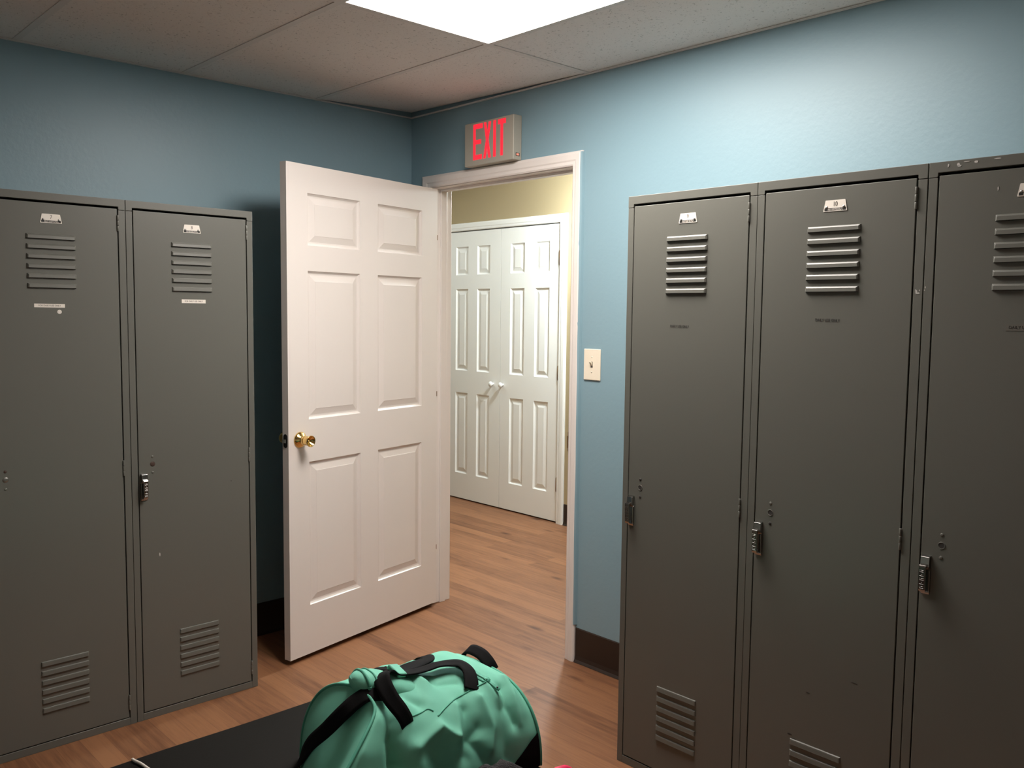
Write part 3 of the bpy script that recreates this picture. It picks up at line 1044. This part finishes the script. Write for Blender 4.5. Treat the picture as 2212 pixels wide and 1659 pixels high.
# ------------------------------------------------------------------ duffel bag
XC, BA, ZB = 2.06, .19, BZ + .0015
def smst(a, b, x):
    t = min(1, max(0, (x - a) / (b - a)))
    return t * t * (3 - 2 * t)
def hgt(s):
    pts = [(0, .172), (.06, .19), (.18, .207), (.45, .207), (.65, .222), (.85, .238), (1, .238)]
    for (a, u), (b, w_) in zip(pts, pts[1:]):
        if s <= b:
            return u + (w_ - u) * smst(a, b, s)
    return .238
def yleft(t):
    q = 1.15 - t
    return -1.70 - .105 * (q + math.sqrt(q * q + .02))
def bag_base(s, t):
    c, si = math.cos(t), max(0, math.sin(t))
    k = smst(.55, 1.0, s)          # towards the near end the bag sags over to its right side
    ex = .8 + .2 * k if c < 0 else .8
    x = XC + .05 * k + (BA + (.053 if c < 0 else -.05) * k) * math.copysign(abs(c) ** ex, c)
    z = ZB + hgt(s) * si ** ex
    return Vector((x, -1.32 + (yleft(t) + 1.32) * s, z))
FOLDS = [   # polyline, amplitude (+ ridge, - valley), half width
    ([(2.155, -1.669, .670), (2.191, -1.684, .644), (2.212, -1.699, .618), (2.231, -1.701, .578)], -.030, .015),
    ([(2.147, -1.638, .673), (2.158, -1.617, .660), (2.169, -1.596, .648)], -.010, .013),
    ([(2.099, -1.533, .664), (2.128, -1.518, .654), (2.134, -1.470, .649)], -.010, .013),
    ([(2.080, -1.560, .672), (2.120, -1.548, .668)], .009, .014),
    ([(2.177, -1.372, .623), (2.210, -1.382, .596), (2.231, -1.378, .560)], -.014, .014),
    ([(2.220, -1.645, .590), (2.210, -1.579, .606), (2.224, -1.548, .580)], .018, .014),
    ([(2.231, -1.601, .560), (2.240, -1.590, .520)], -.020, .030),
    ([(2.189, -1.448, .621), (2.228, -1.447, .572), (2.242, -1.465, .534)], .011, .013),
    ([(2.153, -1.345, .627), (2.196, -1.356, .603), (2.231, -1.368, .558)], .010, .012),
    ([(2.196, -1.498, .615), (2.224, -1.510, .580), (2.241, -1.529, .538)], -.012, .016),
    ([(2.187, -1.514, .623), (2.224, -1.541, .580)], .010, .012),
    ([(2.179, -1.728, .655), (2.208, -1.775, .625)], .008, .014),
    ([(2.224, -1.482, .580), (2.232, -1.509, .563), (2.244, -1.486, .524)], -.010, .014),
    ([(2.215, -1.405, .590), (2.240, -1.415, .540), (2.246, -1.420, .500)], -.010, .018),
    ([(2.166, -1.414, .636), (2.190, -1.405, .612)], .008, .012),
    ([(2.235, -1.640, .560), (2.247, -1.655, .500)], .012, .020),
    ([(2.240, -1.700, .560), (2.250, -1.720, .500)], -.012, .020),
]
def seg_dist(p, a, b):
    ab = b - a
    t = max(0, min(1, (p - a).dot(ab) / ab.length_squared))
    return (p - a - ab * t).length
FV = [([Vector(q) for q in pl], A_, w_) for pl, A_, w_ in FOLDS]
def bag_pt(s, t, lift=0.0):
    p = bag_base(s, t)
    e = .004
    du = bag_base(min(1, s + e), t) - bag_base(max(0, s - e), t)
    dv = bag_base(s, min(PI, t + e)) - bag_base(s, max(0, t - e))
    n = dv.cross(du)
    if n.length < 1e-9:
        n = Vector((0, 0, 1))
    n.normalize()
    if n.dot(p - Vector((XC, p.y, ZB))) < 0:
        n = -n
    d = .0055 * noise.noise(p * 9.0) + .0030 * noise.noise(p * 23.0 + Vector((4, 2, 7)))
    for pl, A_, w_ in FV:
        m = min(seg_dist(p, a, b) for a, b in zip(pl, pl[1:]))
        if m < 3 * w_:
            d += A_ * math.exp(-(m / w_) ** 1.35)
    fade = smst(0, .12, math.sin(t)) * smst(0, .05, s) * smst(0, .04, 1 - s)
    return p + n * (d * fade + lift)

bag = empty('duffel_bag', (XC, -1.55, BZ))
tag(bag, 'mint green canvas duffel bag with black straps lying on the black bench', 'bag')
BO = Vector((XC, -1.55, BZ))
NS, NT = 150, 130
bm = bmesh.new()
G = [[bm.verts.new(bag_pt(i / NS, PI * j / NT) - BO) for j in range(NT + 1)] for i in range(NS + 1)]
for i in range(NS):
    for j in range(NT):
        bm.faces.new((G[i][j], G[i + 1][j], G[i + 1][j + 1], G[i][j + 1])).smooth = True
bm.faces.new([G[i][0] for i in range(NS + 1)] + [G[i][NT] for i in range(NS, -1, -1)])
bag_body = make('body', bm, 'teal', bag)
def end_panel(s, out, ctr):
    bm = bmesh.new()
    K = 14
    rings = []
    C0 = Vector(ctr)
    for k in range(K + 1):
        q = k / K
        ring = []
        for j in range(0, NT + 1, 2):
            p = bag_pt(s, PI * j / NT)
            pp = p.lerp(C0, q)
            b = out * math.sin(min(1, q * 1.35) * PI / 2) + .004 * noise.noise(pp * 14) * min(1, q * 5)
            ring.append(bm.verts.new(pp + Vector((0, b, 0)) - BO))
        rings.append(ring)
    for a, b in zip(rings, rings[1:]):
        for j in range(len(a) - 1):
            try:
                bm.faces.new((a[j], a[j + 1], b[j + 1], b[j])).smooth = True
            except ValueError:
                pass
    bmesh.ops.remove_doubles(bm, verts=bm.verts, dist=1e-5)
    make('end_panel', bm, 'teal', bag)
end_panel(1.0, -.020, (XC + .075, -1.815, ZB + .020))
end_panel(0.0, .014, (XC, -1.32, ZB + .012))
for s in (0.0, 1.0):
    bm = bmesh.new()
    tube(bm, [bag_pt(s, PI * j / 60, .0012) - BO for j in range(61)], .0034, 10)
    make('piping', bm, 'teal_dark', bag)

# seams, zip, straps: laid on the surface by projecting 3D guides on it
def nearest_st(p):
    best = None
    p = Vector(p)
    for i in range(0, 61):
        for j in range(0, 61):
            q = bag_base(i / 60, PI * j / 60)
            d = (q - p).length_squared
            if best is None or d < best[0]:
                best = (d, i / 60, PI * j / 60)
    _, s, t = best
    st = 1 / 120
    for _ in range(14):
        for ds, dt in ((st, 0), (-st, 0), (0, st * PI), (0, -st * PI)):
            s2, t2 = min(1, max(0, s + ds)), min(PI, max(0, t + dt))
            d = (bag_base(s2, t2) - p).length_squared
            if d < best[0]:
                best = (d, s2, t2); s, t = s2, t2
        st *= .7
    return s, t
def on_bag(pts, lift, sub=8):
    st = [nearest_st(p) for p in pts]
    path = smooth_path([(a, b, 0) for a, b in st], sub)
    return [bag_pt(min(1, max(0, q.x)), min(PI, max(0, q.y)), lift) - BO for q in path]
def bag_normal(p):
    s, t = nearest_st(Vector(p) + BO)
    a = bag_base(min(1, s + .01), t) - bag_base(max(0, s - .01), t)
    b = bag_base(s, min(PI, t + .01)) - bag_base(s, max(0, t - .01))
    n = b.cross(a).normalized()
    q = bag_base(s, t)
    return n if n.dot(q - Vector((XC, q.y, ZB))) > 0 else -n

for pts in ([(2.191, -1.66, .64), (2.187, -1.63, .639), (2.184, -1.604, .638), (2.182, -1.586, .639), (2.187, -1.577, .632)],
            [(2.195, -1.574, .622), (2.184, -1.542, .628), (2.174, -1.509, .631), (2.169, -1.476, .634), (2.166, -1.442, .636), (2.166, -1.414, .636)]):
    bm = bmesh.new()
    tube(bm, on_bag(pts, .0006), .0016, 8)
    make('seam', bm, 'teal_dark', bag)

ZP = [(2.053, -1.500, .657), (2.055, -1.455, .657), (2.067, -1.432, .657), (2.099, -1.421, .655), (2.134, -1.417, .649), (2.163, -1.409, .638)]
zl = on_bag(ZP, .002)
zn = [bag_normal(p) for p in zl]
bm = bmesh.new()
ribbon(bm, zl, zn, .020, .002)
zip_ = make('zipper', bm, 'teal_dark', bag, smooth=False)
bm = bmesh.new()
tube(bm, on_bag(ZP, .0042), .0022, 8)
make('teeth', bm, 'teal', zip_)
bm = bmesh.new()
p0 = Vector((2.166, -1.407, .645)) - BO
p1 = Vector((2.189, -1.398, .632)) - BO
ax = (p1 - p0)
nrm_ = bag_normal(p0)
ribbon(bm, [p0 - ax * .25, p0, p0 + ax * .2], [nrm_] * 3, .011, .006)
ribbon(bm, [p0 + ax * .2, p0 + ax * .6, p0 + ax * 1.0, p0 + ax * 1.25], [nrm_] * 4, .008, .003, widths=[.006, .0075, .009, .007])
lathe(bm, [(.0022, -.001), (.0022, .0022)], Matrix.Translation(p0 + ax * 1.02 + nrm_ * .0012), 12, mi=1)
make('zipper_pull', bm, ['teal_dark', 'black_ink'], zip_)

def strap(name, pts, width, mat='webbing', nrm=None, thick=.0028, sub=6, parent=bag, widths=None):
    path = [p for p in smooth_path(pts, sub)]
    if nrm is None:
        ns = [bag_normal(p - BO) for p in path]
    else:
        nn = smooth_path(nrm, sub)
        ns = nn
    bm = bmesh.new()
    ww = None
    if widths:
        ww = [q.x for q in smooth_path([(a, 0, 0) for a in widths], sub)]
    ribbon(bm, [p - BO for p in path], ns, width, thick, widths=ww)
    return make(name, bm, mat, bag if parent is None else parent)

# front carrying handle: up from the left anchor, over, along the top, down to the right anchor
HP = [(2.199, -1.6490, .6290), (2.200, -1.6540, .6440), (2.196, -1.6640, .6640), (2.180, -1.6760, .6880), (2.160, -1.6780, .7070), (2.138, -1.6690, .7170), (2.118, -1.6450, .7150), (2.104, -1.6130, .7000), (2.095, -1.5650, .6850), (2.090, -1.5250, .6790), (2.088, -1.4900, .6780), (2.092, -1.4560, .6740), (2.106, -1.4350, .6720), (2.130, -1.4320, .6640), (2.152, -1.4420, .6530), (2.170, -1.4560, .6400)]
HN = [(.8, 0, .6), (.8, -.05, .6), (.8, -.1, .6), (.75, -.25, .6), (.55, -.5, .65), (.2, -.7, .7), (-.1, -.35, .93), (.05, .05, .98), (-.05, .05, 1), (-.10, 0, 1), (-.10, 0, 1), (.05, .1, 1), (.30, .2, .93), (.55, .15, .85), (.65, .05, .78), (.7, 0, .7)]
strap('handle', HP, .034, nrm=HN)
bm = bmesh.new()      # fabric grip wrapped round the two handles
gp = [Vector((2.104, -1.618, .705)) - BO, Vector((2.100, -1.604, .7005)) - BO, Vector((2.097, -1.590, .6965)) - BO]
ribbon(bm, gp, [(.35, .1, .93)] * 3, .037, .011)
make('handle_wrap', bm, 'teal', bag, bevel=.004, seg=3)
# the second handle lying behind
strap('handle', [(2.030, -1.655, .672), (2.050, -1.640, .690), (2.062, -1.622, .697), (2.072, -1.605, .696), (2.066, -1.570, .683), (2.050, -1.520, .675), (2.030, -1.470, .668), (1.985, -1.445, .655), (1.950, -1.450, .632)], .034)
# grab loop at the far end
strap('grab_loop', [(1.990, -1.335, .618), (2.000, -1.330, .640), (2.012, -1.328, .650), (2.030, -1.326, .652), (2.055, -1.324, .648), (2.078, -1.322, .634), (2.088, -1.318, .618)], .030, nrm=[(-.8, -.2, .5), (-.6, -.3, .8), (-.2, -.4, .9), (0, -.4, .9), (.3, -.4, .9), (.7, -.3, .7), (.9, -.2, .4)], thick=.004)
# shoulder strap falling over the left end
strap('shoulder_strap', [(2.160, -1.672, .690), (2.140, -1.700, .692), (2.128, -1.722, .681), (2.117, -1.747, .660), (2.087, -1.768, .621), (2.034, -1.772, .574), (1.986, -1.765, .526), (1.944, -1.760, .482), (1.918, -1.765, .4575), (1.890, -1.772, .4545)], .034,
      nrm=[(.3, -.3, .9), (.3, -.4, .85), (.35, -.55, .75), (.4, -.6, .68), (.4, -.62, .62), (.4, -.62, .62), (.3, -.6, .65), (-.25, -.5, .8), (-.1, -.1, 1), (0, 0, 1)])
# loose mouth of the bag folded over at the left: a rounded lobe of canvas edged with zip tape
axis0 = Vector((2.100, -1.7150, .7120)); axis1 = Vector((2.092, -1.585, .650))
dirv = (axis1 - axis0).normalized()
sv = dirv.cross(Vector((0, 0, 1))).normalized(); qv = sv.cross(dirv)
def lobe(u, a, grow=1.0):
    """u along the lobe (0 at its rounded tip), a around it"""
    r_ = .0400 * math.sqrt(max(0, 1 - (1 - min(1, u / .60)) ** 2)) * (1 - .12 * u) * grow
    p = axis0.lerp(axis1, u)
    p = p + sv * math.cos(a) * r_ * 1.30 + qv * math.sin(a) * r_ * .80
    return p + Vector((0, 0, .0022 * noise.noise(Vector((math.cos(a) * 1.5, math.sin(a) * 1.5, u * 5))))) - BO
bm = bmesh.new()
NR, NL = 44, 30
rr = [[bm.verts.new(lobe(.0008 + .9992 * (i / NL) ** 1.5, 2 * PI * k / NR)) for k in range(NR)] for i in range(NL + 1)]
for a, b in zip(rr, rr[1:]):
    for k in range(NR):
        bm.faces.new((a[k], a[(k + 1) % NR], b[(k + 1) % NR], b[k])).smooth = True
bm.faces.new(rr[0][::-1])
lip = make('folded_mouth', bm, 'teal', bag)
for u0, tilt_, rad in ((.110, .07, .0036), (.230, .08, .0024)):
    bm = bmesh.new()
    tube(bm, [lobe(u0 + tilt_ * (1 - math.sin(2 * PI * k / 60 + .6)), 2 * PI * k / 60, 1.02) for k in range(61)], rad, 8)
    make('zipper_tape', bm, 'teal_dark', lip)
# black base patch at the far corner
bm = bmesh.new()
rows = []
for i in range(0, 31):
    s = i / 30 * .17
    tm = .36 * (1 - s / .17) ** .9
    rows.append([bm.verts.new(bag_pt(s, tm * j / 12, .0022) - BO) for j in range(13)])
for a, b in zip(rows, rows[1:]):
    for j in range(12):
        try:
            bm.faces.new((a[j], a[j + 1], b[j + 1], b[j])).smooth = True
        except ValueError:
            pass
bmesh.ops.remove_doubles(bm, verts=bm.verts, dist=1e-5)
make('base_patch', bm, 'webbing', bag)

# ------------------------------------------------------------------ small things on the bench
bm = bmesh.new()
cp = smooth_path([(1.6225, -1.9868, BZ + .004), (1.6240, -1.9830, BZ + .0042), (1.6330, -1.9834, BZ + .0042), (1.6580, -1.9776, BZ + .0042), (1.6935, -1.9740, BZ + .0045), (1.7380, -1.9680, BZ + .0042), (1.800, -1.990, BZ + .0042), (1.840, -2.060, BZ + .0042), (1.800, -2.140, BZ + .0042)], 8)
tube(bm, cp, .0026, 8, radii=[.0010 + .0022 * min(1, i / 16) for i in range(len(cp))])
tag(make('white_cord', bm, 'cord'), 'thin white cord lying over the left edge of the black bench', 'cord')

bm = bmesh.new()     # crumpled dark mesh garment in front of the bag
ctr = Vector((2.325, -1.535, BZ))
N1, N2 = 48, 20
rows = []
for i in range(N2 + 1):
    ph = PI / 2 * i / N2
    rr = []
    for k in range(N1):
        a = 2 * PI * k / N1
        f = 1 + .16 * noise.noise(Vector((math.cos(a) * 2.2, math.sin(a) * 2.2, ph * 2.0))) + .10 * noise.noise(Vector((math.cos(a) * 5, math.sin(a) * 5, ph * 5)))
        x = .062 * math.cos(a) * math.cos(ph) * f
        y = .115 * math.sin(a) * math.cos(ph) * f
        z = .098 * math.sin(ph) * (1 + .20 * noise.noise(Vector((x * 30, y * 30, 2)))) + .002
        rr.append(bm.verts.new(ctr + Vector((x, y, z))))
    rows.append(rr)
for a, b in zip(rows, rows[1:]):
    for k in range(N1):
        bm.faces.new((a[k], a[(k + 1) % N1], b[(k + 1) % N1], b[k])).smooth = True
bm.faces.new(rows[0][::-1])
bmesh.ops.remove_doubles(bm, verts=bm.verts, dist=1e-4)
o = tag(make('crumpled_garment', bm, 'mesh'), 'crumpled black mesh garment in front of the green bag', 'clothing')

bm = bmesh.new()     # a bit of bright pink cloth folded to a point
ctr = Vector((2.352, -1.352, BZ + .001))
prof = [(-.030, 0), (-.024, .026), (-.007, .051), (.000, .054), (.007, .049), (.020, .024), (.028, 0)]
rows = []
for i in range(13):
    u = i / 12
    f = math.sin(PI * (.10 + .80 * u)) ** .5
    rows.append([bm.verts.new(ctr + Vector((a * .75 * f + .006 * noise.noise(Vector((u * 4, a * 40, 0))), -.055 + .085 * u, b * f))) for a, b in prof])
for a, b in zip(rows, rows[1:]):
    for k in range(len(prof) - 1):
        bm.faces.new((a[k], a[k + 1], b[k + 1], b[k])).smooth = True
    bm.faces.new((a[0], b[0], b[-1], a[-1]))
bm.faces.new(rows[0]); bm.faces.new(rows[-1][::-1])
tag(make('pink_cloth', bm, 'pink'), 'small bright pink cloth peeking up right of the bag at the bottom', 'cloth')
